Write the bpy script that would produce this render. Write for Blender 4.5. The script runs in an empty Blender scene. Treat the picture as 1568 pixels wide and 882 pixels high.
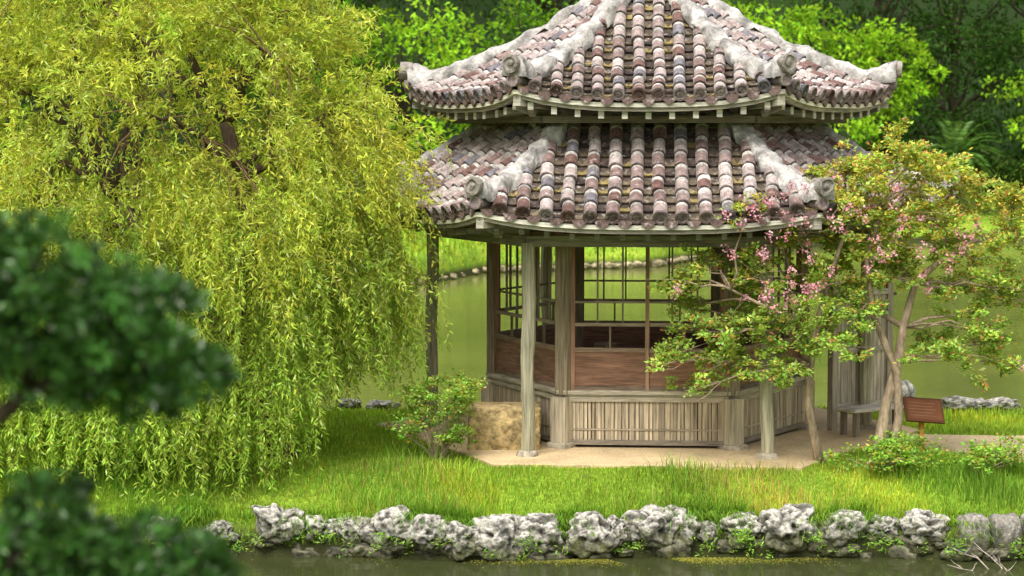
import bpy, math, random
import numpy as np
from mathutils import Vector, noise, Matrix
random.seed(7); rng=np.random.default_rng(7)
scene=bpy.context.scene
col=scene.collection

# ---------------------------------------------------------------- helpers
def new_mat(name):
    m=bpy.data.materials.new(name); m.use_nodes=True
    nt=m.node_tree; nt.nodes.clear()
    out=nt.nodes.new('ShaderNodeOutputMaterial')
    return m,nt,out
def N(nt,t,**kw):
    n=nt.nodes.new(t)
    for k,v in kw.items(): setattr(n,k,v)
    return n
def ramp(nt,src,stops):
    r=N(nt,'ShaderNodeValToRGB')
    while len(r.color_ramp.elements)<len(stops): r.color_ramp.elements.new(0.5)
    for e,(p,c) in zip(r.color_ramp.elements,stops):
        e.position=p; e.color=(c[0],c[1],c[2],1) if not isinstance(c,(int,float)) else (c,c,c,1)
    nt.links.new(src,r.inputs[0]); return r
def mixc(nt,fac,a,b,mode='MIX'):
    m=N(nt,'ShaderNodeMix',data_type='RGBA',blend_type=mode)
    if isinstance(fac,(int,float)): m.inputs[0].default_value=fac
    else: nt.links.new(fac,m.inputs[0])
    for i,s in ((6,a),(7,b)):
        if isinstance(s,tuple): m.inputs[i].default_value=(s[0],s[1],s[2],1)
        else: nt.links.new(s,m.inputs[i])
    return m.outputs[2]
def noise_tex(nt,scale,detail=6,vec=None,rough=.6,stretch=None):
    tc=N(nt,'ShaderNodeTexCoord'); mp=N(nt,'ShaderNodeMapping')
    nt.links.new(tc.outputs['Object'],mp.inputs[0])
    if stretch: mp.inputs['Scale'].default_value=stretch
    n=N(nt,'ShaderNodeTexNoise'); n.inputs['Scale'].default_value=scale
    n.inputs['Detail'].default_value=detail; n.inputs['Roughness'].default_value=rough
    nt.links.new(mp.outputs[0],n.inputs['Vector']); return n
def attr_mat(name,rough=.85,layers=((8,.5),),bump=.3,bscale=30,stretch=None,tint=None,tint_scale=3,tint_th=(.5,.7)):
    """base colour from the mesh attribute, broken up by noise"""
    m,nt,out=new_mat(name); b=N(nt,'ShaderNodeBsdfPrincipled')
    b.inputs['Roughness'].default_value=rough
    b.inputs['Specular IOR Level'].default_value=.25
    a=N(nt,'ShaderNodeAttribute'); a.attribute_name='lc'
    c=a.outputs['Color']
    for sc,am in layers:
        n=noise_tex(nt,sc,4,stretch=stretch)
        r=ramp(nt,n.outputs['Fac'],[(.3,1-am),(.5,1.0),(.72,1+am)])
        c=mixc(nt,1.0,c,r.outputs[0],'MULTIPLY')
    if tint:
        n=noise_tex(nt,tint_scale,5)
        r=ramp(nt,n.outputs['Fac'],[(tint_th[0],0.0),(tint_th[1],1.0)])
        c=mixc(nt,r.outputs[0],c,tint)
    nt.links.new(c,b.inputs['Base Color'])
    n=noise_tex(nt,bscale,4,stretch=stretch)
    bp=N(nt,'ShaderNodeBump'); bp.inputs['Strength'].default_value=bump; bp.inputs['Distance'].default_value=.02
    nt.links.new(n.outputs['Fac'],bp.inputs['Height']); nt.links.new(bp.outputs[0],b.inputs['Normal'])
    nt.links.new(b.outputs[0],out.inputs[0]); return m
def leaf_mat(name,trans=.4,gloss=.06,rough=.45,tmul=(1.2,1.2,.6)):
    m,nt,out=new_mat(name)
    a=N(nt,'ShaderNodeAttribute'); a.attribute_name='lc'
    d=N(nt,'ShaderNodeBsdfDiffuse'); t=N(nt,'ShaderNodeBsdfTranslucent')
    nt.links.new(a.outputs['Color'],d.inputs['Color'])
    tc=mixc(nt,1.0,a.outputs['Color'],tmul,'MULTIPLY'); nt.links.new(tc,t.inputs['Color'])
    m1=N(nt,'ShaderNodeMixShader'); m1.inputs[0].default_value=trans
    nt.links.new(d.outputs[0],m1.inputs[1]); nt.links.new(t.outputs[0],m1.inputs[2])
    last=m1
    if gloss>0:
        g=N(nt,'ShaderNodeBsdfGlossy'); g.inputs['Roughness'].default_value=rough; g.inputs['Color'].default_value=(.9,.95,.8,1)
        m2=N(nt,'ShaderNodeMixShader'); m2.inputs[0].default_value=gloss
        nt.links.new(m1.outputs[0],m2.inputs[1]); nt.links.new(g.outputs[0],m2.inputs[2]); last=m2
    nt.links.new(last.outputs[0],out.inputs[0]); return m

def link(o,parent=None):
    col.objects.link(o)
    if parent: o.parent=parent
    return o
def empty(name,loc=(0,0,0)):
    o=bpy.data.objects.new(name,None); o.location=loc; o.empty_display_size=.3; return link(o)

class MB:
    def __init__(s): s.v=[];s.f=[];s.c=[]
    def add(s,vs,fs,c):
        o=len(s.v); s.v+= [tuple(p) for p in vs]
        s.f+=[tuple(i+o for i in f) for f in fs]
        if isinstance(c,list): s.c+=c
        else: s.c+=[c]*len(vs)
    def box(s,cen,ax,ay,az,hx,hy,hz,c):
        cen=Vector(cen); ax=Vector(ax)*hx; ay=Vector(ay)*hy; az=Vector(az)*hz
        vs=[cen+ax*i+ay*j+az*k for k in(-1,1) for j in(-1,1) for i in(-1,1)]
        s.add(vs,[(0,2,3,1),(4,5,7,6),(0,1,5,4),(2,6,7,3),(0,4,6,2),(1,3,7,5)],c)
    def beam(s,p0,p1,w,h,c,up=(0,0,1)):
        p0=Vector(p0);p1=Vector(p1);d=p1-p0;L=d.length;d.normalize()
        u=Vector(up); sd=d.cross(u)
        if sd.length<1e-4: sd=Vector((1,0,0))
        sd.normalize(); u=sd.cross(d)
        s.box((p0+p1)/2,d,sd,u,L/2,w/2,h/2,c)
    def tube(s,pts,rad,c,n=8,cap=True,jit=0):
        pts=[Vector(p) for p in pts]; vs=[];fs=[]
        prev=None
        for i,p in enumerate(pts):
            d=(pts[min(i+1,len(pts)-1)]-pts[max(i-1,0)]).normalized()
            if prev is None:
                sd=d.orthogonal().normalized()
            else:
                sd=(prev-d*prev.dot(d)); 
                if sd.length<1e-4: sd=d.orthogonal()
                sd.normalize()
            prev=sd; u=d.cross(sd)
            for k in range(n):
                a=2*math.pi*k/n; r=rad[i]*(1+random.uniform(-jit,jit))
                vs.append(p+sd*math.cos(a)*r+u*math.sin(a)*r)
        for i in range(len(pts)-1):
            for k in range(n):
                a=i*n+k;b=i*n+(k+1)%n; fs.append((a,b,b+n,a+n))
        if cap: fs.append(tuple(range(n-1,-1,-1))); fs.append(tuple(range(len(vs)-n,len(vs))))
        s.add(vs,fs,c)
    def build(s,name,mat,parent=None,smooth=False,bevel=0):
        me=bpy.data.meshes.new(name); me.from_pydata(s.v,[],s.f)
        at=me.color_attributes.new('lc','FLOAT_COLOR','POINT')
        arr=np.ones((len(s.v),4),dtype=np.float32); arr[:,:3]=np.array(s.c,dtype=np.float32)
        at.data.foreach_set('color',arr.ravel())
        me.materials.append(mat)
        if smooth: me.polygons.foreach_set('use_smooth',[True]*len(me.polygons))
        me.update()
        o=bpy.data.objects.new(name,me); link(o,parent)
        if bevel:
            b=o.modifiers.new('b','BEVEL'); b.width=bevel; b.segments=2; b.limit_method='ANGLE'
        return o

def quadmesh(name,V,C,mat,parent=None):
    """V (n,4,3) separate quads, C (n,3)"""
    n=len(V); me=bpy.data.meshes.new(name)
    me.vertices.add(n*4); me.vertices.foreach_set('co',V.astype(np.float32).ravel())
    me.loops.add(n*4); me.loops.foreach_set('vertex_index',np.arange(n*4,dtype=np.int32))
    me.polygons.add(n); me.polygons.foreach_set('loop_start',np.arange(0,n*4,4,dtype=np.int32))
    at=me.color_attributes.new('lc','FLOAT_COLOR','POINT')
    A=np.ones((n,4,4),dtype=np.float32); A[:,:,:3]=C[:,None,:]
    at.data.foreach_set('color',A.ravel())
    me.materials.append(mat); me.update(calc_edges=True)
    o=bpy.data.objects.new(name,me); return link(o,parent)
def norm(a): return a/np.maximum(np.linalg.norm(a,axis=-1,keepdims=True),1e-6)
def leafquads(B,D,Ln,W,nref=None):
    n=len(B); D=norm(D)
    R=rng.normal(size=(n,3)) if nref is None else nref+rng.normal(size=(n,3))*.5
    S=norm(np.cross(D,R)); Ln=np.broadcast_to(Ln,(n,))[:,None]; W=np.broadcast_to(W,(n,))[:,None]
    m=B+D*Ln*.45
    return np.stack([B,m+S*W/2,B+D*Ln,m-S*W/2],axis=1)
def jitcol(base,n,v=.25,h=.1):
    b=np.array(base)[None,:]*np.exp(rng.normal(size=(n,1))*v)
    b=b*(1+rng.normal(size=(n,3))*h); return np.clip(b,0.003,.8)

# ---------------------------------------------------------------- terrain
WZ=-0.70
def sst(x): x=np.clip(x,0,1); return x*x*(3-2*x)
SHX=[-200,-30,-12,-5.35,-2.7,3,10,20,45,200]; SHY=[22,26,31,34.6,41,44,56,61,60,50]
def isl_s(x,y):
    yf=-5.05+.12*np.sin(x*1.1+1)+.06*np.sin(x*3.1); yb=3.3+.25*np.sin(x*.8)
    return np.minimum(np.minimum(y-yf,yb-y),(15-np.abs(x))*.7)
def far_s(x,y): return y-np.interp(x,SHX,SHY)-.25*np.sin(x*1.7)
def H(x,y):
    x=np.asarray(x,float); y=np.asarray(y,float)
    s=isl_s(x,y)
    hi=np.where(s<0,-.36-1.2*sst(-s/.45),-.36+.36*sst(s/1.7))
    s=far_s(x,y)
    hf=np.where(s<0,-.45-1.2*sst(-s/.6),-.45+.5*sst(s/.8)+.085*np.clip(s,0,14)+.42*np.clip(s-16,0,55)+.25*np.clip(s-6,0,1)*np.sin(x*.4))
    s=-14.5-y
    hn=np.where(s<0,-.45-1.2*sst(-s/1.5),-.45+.22*np.clip(s,0,13.5))
    s=np.abs(x)-70
    hs=np.where(s<0,-1.65,-1.65+3*sst(s/6)+.2*np.clip(s,0,60))
    return np.maximum(np.maximum(hi,hf),np.maximum(hn,hs))
def axis(segs):
    r=[]
    for a,b,st in segs: r+=list(np.arange(a,b,st))
    return np.array(r+[segs[-1][1]])
gx=axis([(-600,-80,40),(-80,-20,2),(-20,-14,.5),(-14,14,.15),(14,30,.5),(30,80,2),(80,600,40)])
gy=axis([(-200,-40,20),(-40,-6,.8),(-6,4.5,.1),(4.5,24,.8),(24,64,.35),(64,140,2.5),(140,900,60)])
X,Y=np.meshgrid(gx,gy); Z=H(X,Y)
nx,ny=len(gx),len(gy)
me=bpy.data.meshes.new('ground'); 
idx=np.arange(nx*ny).reshape(ny,nx)
F=np.stack([idx[:-1,:-1],idx[:-1,1:],idx[1:,1:],idx[1:,:-1]],-1).reshape(-1,4)
Vt=np.stack([X,Y,Z],-1).reshape(-1,3)
me.vertices.add(len(Vt)); me.vertices.foreach_set('co',Vt.astype(np.float32).ravel())
me.loops.add(F.size); me.loops.foreach_set('vertex_index',F.astype(np.int32).ravel())
me.polygons.add(len(F)); me.polygons.foreach_set('loop_start',np.arange(0,F.size,4,dtype=np.int32))
me.update(calc_edges=True); me.polygons.foreach_set('use_smooth',np.ones(len(F),dtype=bool))
ground=link(bpy.data.objects.new('ground',me))
m,nt,out=new_mat('ground_grass'); b=N(nt,'ShaderNodeBsdfPrincipled'); b.inputs['Roughness'].default_value=.95
b.inputs['Specular IOR Level'].default_value=.1
n1=noise_tex(nt,1.2,8); n2=noise_tex(nt,14,6); 
r1=ramp(nt,n1.outputs['Fac'],[(.3,(.16,.28,.025)),(.5,(.25,.39,.035)),(.7,(.36,.45,.05))])
r2=ramp(nt,n2.outputs['Fac'],[(.3,.5),(.55,1.0),(.75,1.3)])
c=mixc(nt,1.0,r1.outputs[0],r2.outputs[0],'MULTIPLY')
g=N(nt,'ShaderNodeNewGeometry'); sx=N(nt,'ShaderNodeSeparateXYZ'); nt.links.new(g.outputs['Position'],sx.inputs[0])
mr=N(nt,'ShaderNodeMapRange'); mr.inputs[1].default_value=-.5; mr.inputs[2].default_value=-.3; nt.links.new(sx.outputs['Z'],mr.inputs[0])
c=mixc(nt,mr.outputs[0],(.05,.055,.02),c)
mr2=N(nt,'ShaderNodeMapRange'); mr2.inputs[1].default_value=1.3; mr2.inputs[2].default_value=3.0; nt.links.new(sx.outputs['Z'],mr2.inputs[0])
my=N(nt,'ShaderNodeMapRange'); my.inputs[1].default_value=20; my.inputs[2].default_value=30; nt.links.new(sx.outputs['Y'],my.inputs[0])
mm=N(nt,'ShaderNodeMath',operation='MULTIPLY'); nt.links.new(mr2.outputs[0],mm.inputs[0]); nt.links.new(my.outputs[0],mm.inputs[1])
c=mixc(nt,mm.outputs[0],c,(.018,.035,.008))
nt.links.new(c,b.inputs['Base Color'])
bp=N(nt,'ShaderNodeBump'); bp.inputs['Strength'].default_value=.8; bp.inputs['Distance'].default_value=.08
nt.links.new(n2.outputs['Fac'],bp.inputs['Height']); nt.links.new(bp.outputs[0],b.inputs['Normal'])
nt.links.new(b.outputs[0],out.inputs[0]); ground.data.materials.append(m)

# water (base colour darkened in front of the island to paint in dark reflections)
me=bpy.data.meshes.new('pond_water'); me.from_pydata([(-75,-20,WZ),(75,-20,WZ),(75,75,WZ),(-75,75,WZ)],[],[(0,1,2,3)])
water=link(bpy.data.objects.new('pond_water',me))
m,nt,out=new_mat('murky_water'); b=N(nt,'ShaderNodeBsdfPrincipled')
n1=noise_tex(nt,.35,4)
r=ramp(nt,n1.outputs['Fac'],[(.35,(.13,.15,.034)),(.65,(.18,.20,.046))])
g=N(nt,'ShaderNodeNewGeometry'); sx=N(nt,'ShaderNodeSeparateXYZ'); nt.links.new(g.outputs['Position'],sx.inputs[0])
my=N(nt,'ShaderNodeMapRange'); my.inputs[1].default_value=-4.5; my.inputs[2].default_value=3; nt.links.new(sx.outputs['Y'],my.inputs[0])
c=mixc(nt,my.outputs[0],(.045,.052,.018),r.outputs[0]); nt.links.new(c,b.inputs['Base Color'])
b.inputs['Roughness'].default_value=.05; b.inputs['IOR'].default_value=1.33
n2=noise_tex(nt,1.0,4,stretch=(.9,4.0,1)); n3=noise_tex(nt,6,3,stretch=(1,3,1))
ad=N(nt,'ShaderNodeMath',operation='MULTIPLY_ADD'); ad.inputs[1].default_value=.2
nt.links.new(n3.outputs['Fac'],ad.inputs[0]); nt.links.new(n2.outputs['Fac'],ad.inputs[2])
bp=N(nt,'ShaderNodeBump'); bp.inputs['Strength'].default_value=.16; bp.inputs['Distance'].default_value=.05
nt.links.new(ad.outputs[0],bp.inputs['Height']); nt.links.new(bp.outputs[0],b.inputs['Normal'])
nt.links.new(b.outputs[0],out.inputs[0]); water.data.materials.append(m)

# ---------------------------------------------------------------- materials
M_tile=attr_mat('roof_tile',.7,((5,.35),(28,.5)),.6,60,tint=(.50,.45,.42),tint_scale=13,tint_th=(.57,.74))
M_plaster=attr_mat('weathered_plaster',.9,((4,.3),(22,.35)),.9,25,tint=(.20,.175,.155),tint_scale=7,tint_th=(.54,.76))
M_woodv=attr_mat('weathered_wood_upright',.85,((2.5,.3),(9,.45)),.5,14,stretch=(4,4,.25))
M_woodh=attr_mat('weathered_wood_rail',.85,((3,.3),(9,.4)),.5,12,stretch=(.5,.5,6))
M_bark=attr_mat('bark',.95,((5,.4),(16,.4)),1.0,18,stretch=(1.5,1.5,.5))
M_stone=attr_mat('tuff_stone',.95,((3,.35),(14,.55)),1.0,20)
M_sand=attr_mat('sandy_paving',.95,((1.2,.24),(25,.24)),.3,60)
M_leaf=leaf_mat('leaf_thin',.45,0)
M_leafb=leaf_mat('leaf_broad',.35,.025,.5)
M_leafd=leaf_mat('leaf_glossy',.25,.035,.35)
M_petal=leaf_mat('petal',.3,.0,tmul=(1,1,1))
M_grass=leaf_mat('grass_blade',.4,0)

# ---------------------------------------------------------------- pavilion
pav=empty('hexagonal_pavilion'); pav.rotation_euler=(0,0,math.radians(-3.86))
T30=math.tan(math.radians(30)); C30=math.cos(math.radians(30))
def frame(k):
    ph=math.radians(-90+60*k); n=Vector((math.cos(ph),math.sin(ph),0)); t=Vector((-math.sin(ph),math.cos(ph),0)); return n,t
def cang(k): return math.radians(-120+60*k)
def hexpt(R,k,z): a=cang(k); return Vector((R*math.cos(a),R*math.sin(a),z))
UP=Vector((0,0,1))
class Roof:
    def __init__(s,Re,Rt,z0,z1,p,lift):
        s.ae=Re*C30; s.at=Rt*C30; s.z0=z0;s.z1=z1;s.p=p;s.lift=lift;s.Re=Re;s.Rt=Rt
    def z(s,a,x):
        t=(s.ae-a)/(s.ae-s.at); hw=max(a*T30,.01)
        return s.z0+(s.z1-s.z0)*(s.p*t+(1-s.p)*t*abs(t))+s.lift*min(1.1,abs(x)/hw)**3*max(0,1-t)**1.5
up=Roof(3.36,.16,4.62,6.45,.50,.17)
lo=Roof(4.18,2.1,3.12,4.36,.78,.16)
tiles=MB(); pans=MB(); caps=MB()
def tilecol():
    r=random.random()
    base=Vector((.20,.13,.115)).lerp(Vector((.43,.355,.335)),random.random()**1.15)
    if r<.16: base=Vector((.155,.085,.07))
    if r>.92: base=Vector((.17,.155,.17))
    return tuple(base)
def build_roof(rf,ncol,seed):
    random.seed(seed)
    for k in range(6):
        n,t=frame(k)
        W=rf.ae*2*T30; sp=W/ncol
        def S(a,x): return n*a+t*x+UP*rf.z(a,x)
        def nrm(a,x):
            d=(S(a-.05,x)-S(a+.05,x)).normalized(); return d, t.cross(d)*1.0
        for j in range(ncol+1):
            x=(j-ncol/2)*sp
            a=rf.ae; first=True
            if j in(0,ncol): continue
            wx=random.uniform(0,6)
            while True:
                L=.275*random.uniform(.93,1.07)
                d,nn=nrm(a,x)
                if nn.z<0: nn=-nn
                ch=Vector((d.x,d.y,0)).length
                a1=a-L*ch
                if a1*T30<abs(x)+.03 or a1<rf.at-.02: 
                    if (a-L*.5*ch)*T30<abs(x): break
                if a1<.1: break
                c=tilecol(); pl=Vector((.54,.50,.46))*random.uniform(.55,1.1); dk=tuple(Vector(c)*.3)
                jx=random.uniform(-.011,.011)+.010*math.sin(a*3+wx); rr=sp*.30*random.uniform(.94,1.06)
                vs=[];cs=[]; nt_=11; pf=random.uniform(.72,.88)
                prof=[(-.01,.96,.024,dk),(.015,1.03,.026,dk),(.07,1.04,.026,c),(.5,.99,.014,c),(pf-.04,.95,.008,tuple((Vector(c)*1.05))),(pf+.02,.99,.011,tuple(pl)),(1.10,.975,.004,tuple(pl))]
                e0=random.uniform(.5,1.05)
                for f,rs,lf,cc in prof:
                    aa=a+(a1-a)*f; P=S(aa,x)+t*jx
                    for q in range(nt_):
                        th=math.radians(-12+204*q/(nt_-1))
                        vs.append(P+t*math.cos(th)*rr*rs+nn*(math.sin(th)*rr*rs*1.05+lf))
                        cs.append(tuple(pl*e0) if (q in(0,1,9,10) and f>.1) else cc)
                fs=[]
                for i in range(len(prof)-1):
                    for q in range(nt_-1):
                        o=i*nt_+q; fs.append((o,o+1,o+1+nt_,o+nt_))
                fs.append(tuple(range(nt_)))
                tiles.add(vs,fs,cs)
                if first:
                    P=S(rf.ae,x)+t*jx+nn*.04-d*.035; r0=rr*1.10; cc=tuple(Vector(c)*.5); v=[];
                    for ri,off in((r0,.035),(r0,0),(r0*.72,0),(r0*.62,.018),(0.01,.012)):
                        for q in range(14):
                            th=2*math.pi*q/14; v.append(P+t*math.cos(th)*ri+nn*math.sin(th)*ri+d*off)
                    f=[]
                    for i in range(4):
                        for q in range(14): f.append((i*14+q,i*14+(q+1)%14,(i+1)*14+(q+1)%14,(i+1)*14+q))
                    caps.add(v,f,cc); first=False
                a=a1
        for j in range(ncol):
            x=(j-ncol/2+.5)*sp; a=rf.ae+.02; L=.2; first=True
            while True:
                d,nn=nrm(a,x)
                if nn.z<0: nn=-nn
                ch=Vector((d.x,d.y,0)).length; a1=a-L*ch
                if a*T30<abs(x)-.02 or a1<max(rf.at-.02,.08): break
                g=random.random(); c=(.10+.06*g,.075+.05*g,.05+.03*g)
                if random.random()<.35: c=(.26,.20,.075)
                if random.random()<.25: c=(.05,.035,.03)
                vs=[]
                for f,lf in((0,.045),(.02,.02),(1.15,-.005)):
                    P=S(a+(a1-a)*f,x)
                    for q in range(5):
                        u=(q-2)/2; vs.append(P+t*u*sp*.46+nn*(lf-.035*(1-u*u)+random.uniform(-.006,.006)))
                fs=[(i*5+q,i*5+q+1,i*5+q+6,i*5+q+5) for i in range(2) for q in range(4)]
                pans.add(vs,fs,c)
                if first:
                    P=S(rf.ae+.015,x); w=sp*.36; v=[]
                    dz=random.uniform(.85,1.15)
                    for sg_ in(.01,-.012):
                        for u,zz in((-1,.0),(-.8,-.05),(-.35,-.085),(0,-.105),(.35,-.085),(.8,-.05),(1,0)):
                            v.append(P+t*u*w+UP*zz*dz+n*sg_)
                    f=[tuple(range(7)),tuple(range(13,6,-1))]+[(i,i+7,i+8,i+1) for i in range(6)]
                    caps.add(v,f,(.14,.09,.08)); first=False
                a=a1
        na,nx_=14,12; vs=[]
        for i in range(na+1):
            a=rf.ae+(rf.at-rf.ae)*i/na
            for q in range(nx_+1):
                x=(q/nx_*2-1)*a*T30; vs.append(S(a,x)-UP*.03)
        fs=[(i*(nx_+1)+q,i*(nx_+1)+q+1,(i+1)*(nx_+1)+q+1,(i+1)*(nx_+1)+q) for i in range(na) for q in range(nx_)]
        pans.add(vs,fs,(.08,.06,.045))
build_roof(up,13,1); build_roof(lo,15,2)
tiles.build('roof_cover_tiles',M_tile,pav,smooth=False)
pans.build('roof_pan_tiles',M_tile,pav); caps.build('roof_tile_ends',M_tile,pav)

rid=MB(); orn=MB()
def ridges(rf,w,h,Rin,seed):
    for k in range(6):
        a=cang(k); e=Vector((math.cos(a),math.sin(a),0)); s=Vector((-math.sin(a),math.cos(a),0))
        nseg=80; vs=[]; ns=17
        cc=[]
        for i in range(nseg+1):
            u=i/nseg; R=rf.Re+.02+(Rin-rf.Re-.02)*u
            z=rf.z(min(R,rf.Re)*C30,R*.5)+.15*max(0,1-u*7)**1.5
            P=e*R+UP*z
            flare=1+.18*max(0,1-u*6)**2+.07*math.sin(u*nseg*.5)
            g=.50*(.85+.4*noise.noise(Vector((i*.25,k,seed))))
            for q in range(ns):
                th=math.pi*q/(ns-1); cx=math.cos(th); sy=math.sin(th)
                sgn=1 if cx>=0 else -1
                px=sgn*abs(cx)**.65*w/2*flare; pz=sy**.7*h*flare-.05 if 0<q<ns-1 else -.06
                v=P+s*px+UP*pz
                nz=noise.noise(v*7+Vector((seed,0,0)))
                nv=noise.noise_vector(v*5+Vector((seed,k*3,0)))*.045+noise.noise_vector(v*14)*.026
                vs.append(v+nv)
                f=(.7 if q in(0,ns-1) else 1)*(1+.6*min(0,nz*1.5))
                cc.append((g*f*1.02,g*f*.96,g*f*.90))
        fs=[(i*ns+q,i*ns+q+1,(i+1)*ns+q+1,(i+1)*ns+q) for i in range(nseg) for q in range(ns-1)]
        fs.append(tuple(range(ns-1,-1,-1))); fs.append(tuple(range(nseg*ns,nseg*ns+ns)))
        rid.add(vs,fs,cc)
        P=e*(rf.Re+.04)+UP*(rf.z(rf.ae,rf.Re/2)+.25); r0=.112
        v=[];n_=20; rings=((r0*.9,-.16),(r0,-.08),(r0*1.06,0),(r0*1.02,.035),(r0*.78,.04),(r0*.7,.012),(r0*.42,.012),(r0*.32,.035),(.005,.045))
        for r,off in rings:
            for q in range(n_):
                th=2*math.pi*q/n_; vv=P+s*math.cos(th)*r+UP*math.sin(th)*r+e*(off+.04)
                v.append(vv+noise.noise_vector(vv*9)*.022)
        f=[(i*n_+q,i*n_+(q+1)%n_,(i+1)*n_+(q+1)%n_,(i+1)*n_+q) for i in range(len(rings)-1) for q in range(n_)]
        orn.add(v,f,(.26,.23,.20))
        P=e*(rf.Re+.0)+UP*(rf.z(rf.ae,rf.Re/2)+.045); v=[]; r0=.085
        for r,off in((r0,-.2),(r0,.05),(r0*.75,.055),(r0*.65,.03),(.005,.03)):
            for q in range(14):
                th=2*math.pi*q/14; v.append(P+s*math.cos(th)*r+UP*math.sin(th)*r+e*off)
        f=[(i*14+q,i*14+(q+1)%14,(i+1)*14+(q+1)%14,(i+1)*14+q) for i in range(4) for q in range(14)]
        orn.add(v,f,(.24,.19,.18))
ridges(up,.27,.22,.10,1); ridges(lo,.27,.20,2.1,5)
rid.build('hip_ridges',M_plaster,pav,smooth=True)
for k in range(6):
    p0=hexpt(2.12,k,4.40);p1=hexpt(2.12,k+1,4.40); orn.beam(p0,p1,.12,.14,(.24,.22,.2))
orn.tube([(0,0,6.35),(0,0,6.5),(0,0,6.62),(0,0,6.8),(0,0,6.95),(0,0,7.1),(0,0,7.2)],[.3,.32,.22,.26,.2,.1,.02],(.36,.34,.32),16)
orn.build('ridge_end_ornaments',M_plaster,pav,smooth=False)

wh=MB(); wv=MB()
DARK=(.045,.035,.025); BR=(.20,.145,.10); RED=(.25,.135,.085)
def vary(c,v=.12):
    f=1+random.uniform(-v,v); return (c[0]*f,c[1]*f,c[2]*f)
def curved_edge(rf,off_in,z_off,w,h,c,k,seg=10,R=None):
    n,t=frame(k); a=rf.ae-off_in
    pts=[n*a+t*(x*a*T30)+UP*(rf.z(rf.ae,x*rf.ae*T30)+z_off) for x in np.linspace(-1,1,seg+1)]
    for p,q in zip(pts[:-1],pts[1:]): wh.beam(p,q+(q-p)*.01,w,h,c)
for rf,nr in((up,11),(lo,13)):
    for k in range(6):
        n,t=frame(k)
        curved_edge(rf,.03,-.10,.05,.055,vary((.56,.53,.43)),k)
        curved_edge(rf,.07,-.155,.05,.05,vary((.27,.245,.19)),k)
        na,nq=6,10; vs=[]
        ai=1.8 if rf is up else 2.0
        for i in range(na+1):
            a=rf.ae-.05+(ai-rf.ae)*i/na
            for q in range(nq+1):
                x=(q/nq*2-1)*a*T30; f=1-i/na
                vs.append(n*a+t*x+UP*(rf.z0-.13+rf.lift*(abs(q/nq*2-1))**3*f+ .10*(i/na)))
        wh.add(vs,[(i*(nq+1)+q,i*(nq+1)+q+1,(i+1)*(nq+1)+q+1,(i+1)*(nq+1)+q) for i in range(na) for q in range(nq)],(.14,.115,.08))
        for j in range(nr):
            x=(j-(nr-1)/2)*(rf.ae*2*T30/nr)*.97
            fx=abs(x)/(rf.ae*T30); zl=rf.lift*fx**3
            a0=rf.ae-(.10 if rf is up else .22)-random.uniform(0,.04); a1=max(ai*.95,abs(x)/T30*.98)
            if a1>a0-.1: a1=a0-.12
            p0=n*a0+t*x+UP*(rf.z0-.225+zl); p1=n*a1+t*x+UP*(rf.z0-.225+.1*(a0-a1)/(rf.ae-ai))
            wh.beam(p0,p1,.065,.085,vary((.22,.20,.15)))
            if rf is up: wh.box(p0+n*.004,t,n,UP,.036,.006,.048,vary((.48,.45,.37),.2))
        e=hexpt(1,k,0); e.z=0
        p0=e*(rf.Re-.06)+UP*(rf.z0-.20+rf.lift); p1=e*1.9+UP*(rf.z0-.12)
        wh.beam(p0,p1,.11,.15,vary((.40,.37,.30)))
for k in range(6):
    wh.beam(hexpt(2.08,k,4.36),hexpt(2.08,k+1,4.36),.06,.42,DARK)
    wh.beam(hexpt(2.7,k,4.345),hexpt(2.7,k+1,4.345),.09,.09,vary((.14,.12,.09)))
RP=3.06; RI=2.17
for k in range(6):
    wh.beam(hexpt(RP+.02,k,2.80),hexpt(RP+.02,k+1,2.80),.10,.14,vary((.25,.22,.165)))
    wh.beam(hexpt(RI,k,2.90),hexpt(RI,k+1,2.90),.13,.16,vary(BR))
    wh.beam(hexpt(RP,k,2.86),hexpt(RI,k,2.86),.08,.12,vary(BR))
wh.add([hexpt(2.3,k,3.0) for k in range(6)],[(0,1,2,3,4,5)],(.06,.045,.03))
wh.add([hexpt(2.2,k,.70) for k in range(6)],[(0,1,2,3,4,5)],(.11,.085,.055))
bs=MB()
for k in range(6):
    p=hexpt(RP,k,0); lean=random.uniform(-.015,.015)
    pts=[p+Vector((lean*z+.012*math.sin(z*4+k),.006*math.cos(z*3+k),z)) for z in np.linspace(.06,2.78,12)]
    wv.tube(pts,[.088*random.uniform(.93,1.07) for _ in pts],vary((.35,.32,.22),.08),9,jit=.06)
    bs.tube([p+UP*.0,p+UP*.05,p+UP*.10,p+UP*.115],[.15,.15,.13,.11],(.33,.29,.22),10,jit=.05)
for k in range(6):
    p=hexpt(RI,k,0); a=cang(k); e=Vector((math.cos(a),math.sin(a),0)); s=Vector((-math.sin(a),math.cos(a),0))
    wv.box(p+UP*(1.8),e,s,UP,.085,.095,1.06,vary((.27,.215,.145),.08))
    wv.box(p*1.03+UP*(.39),e,s,UP,.10,.115,.32,vary((.47,.40,.29),.06))
    bs.box(p*1.035+UP*(.07),e,s,UP,.14,.15,.045,(.33,.29,.22))
RL=2.30
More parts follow.
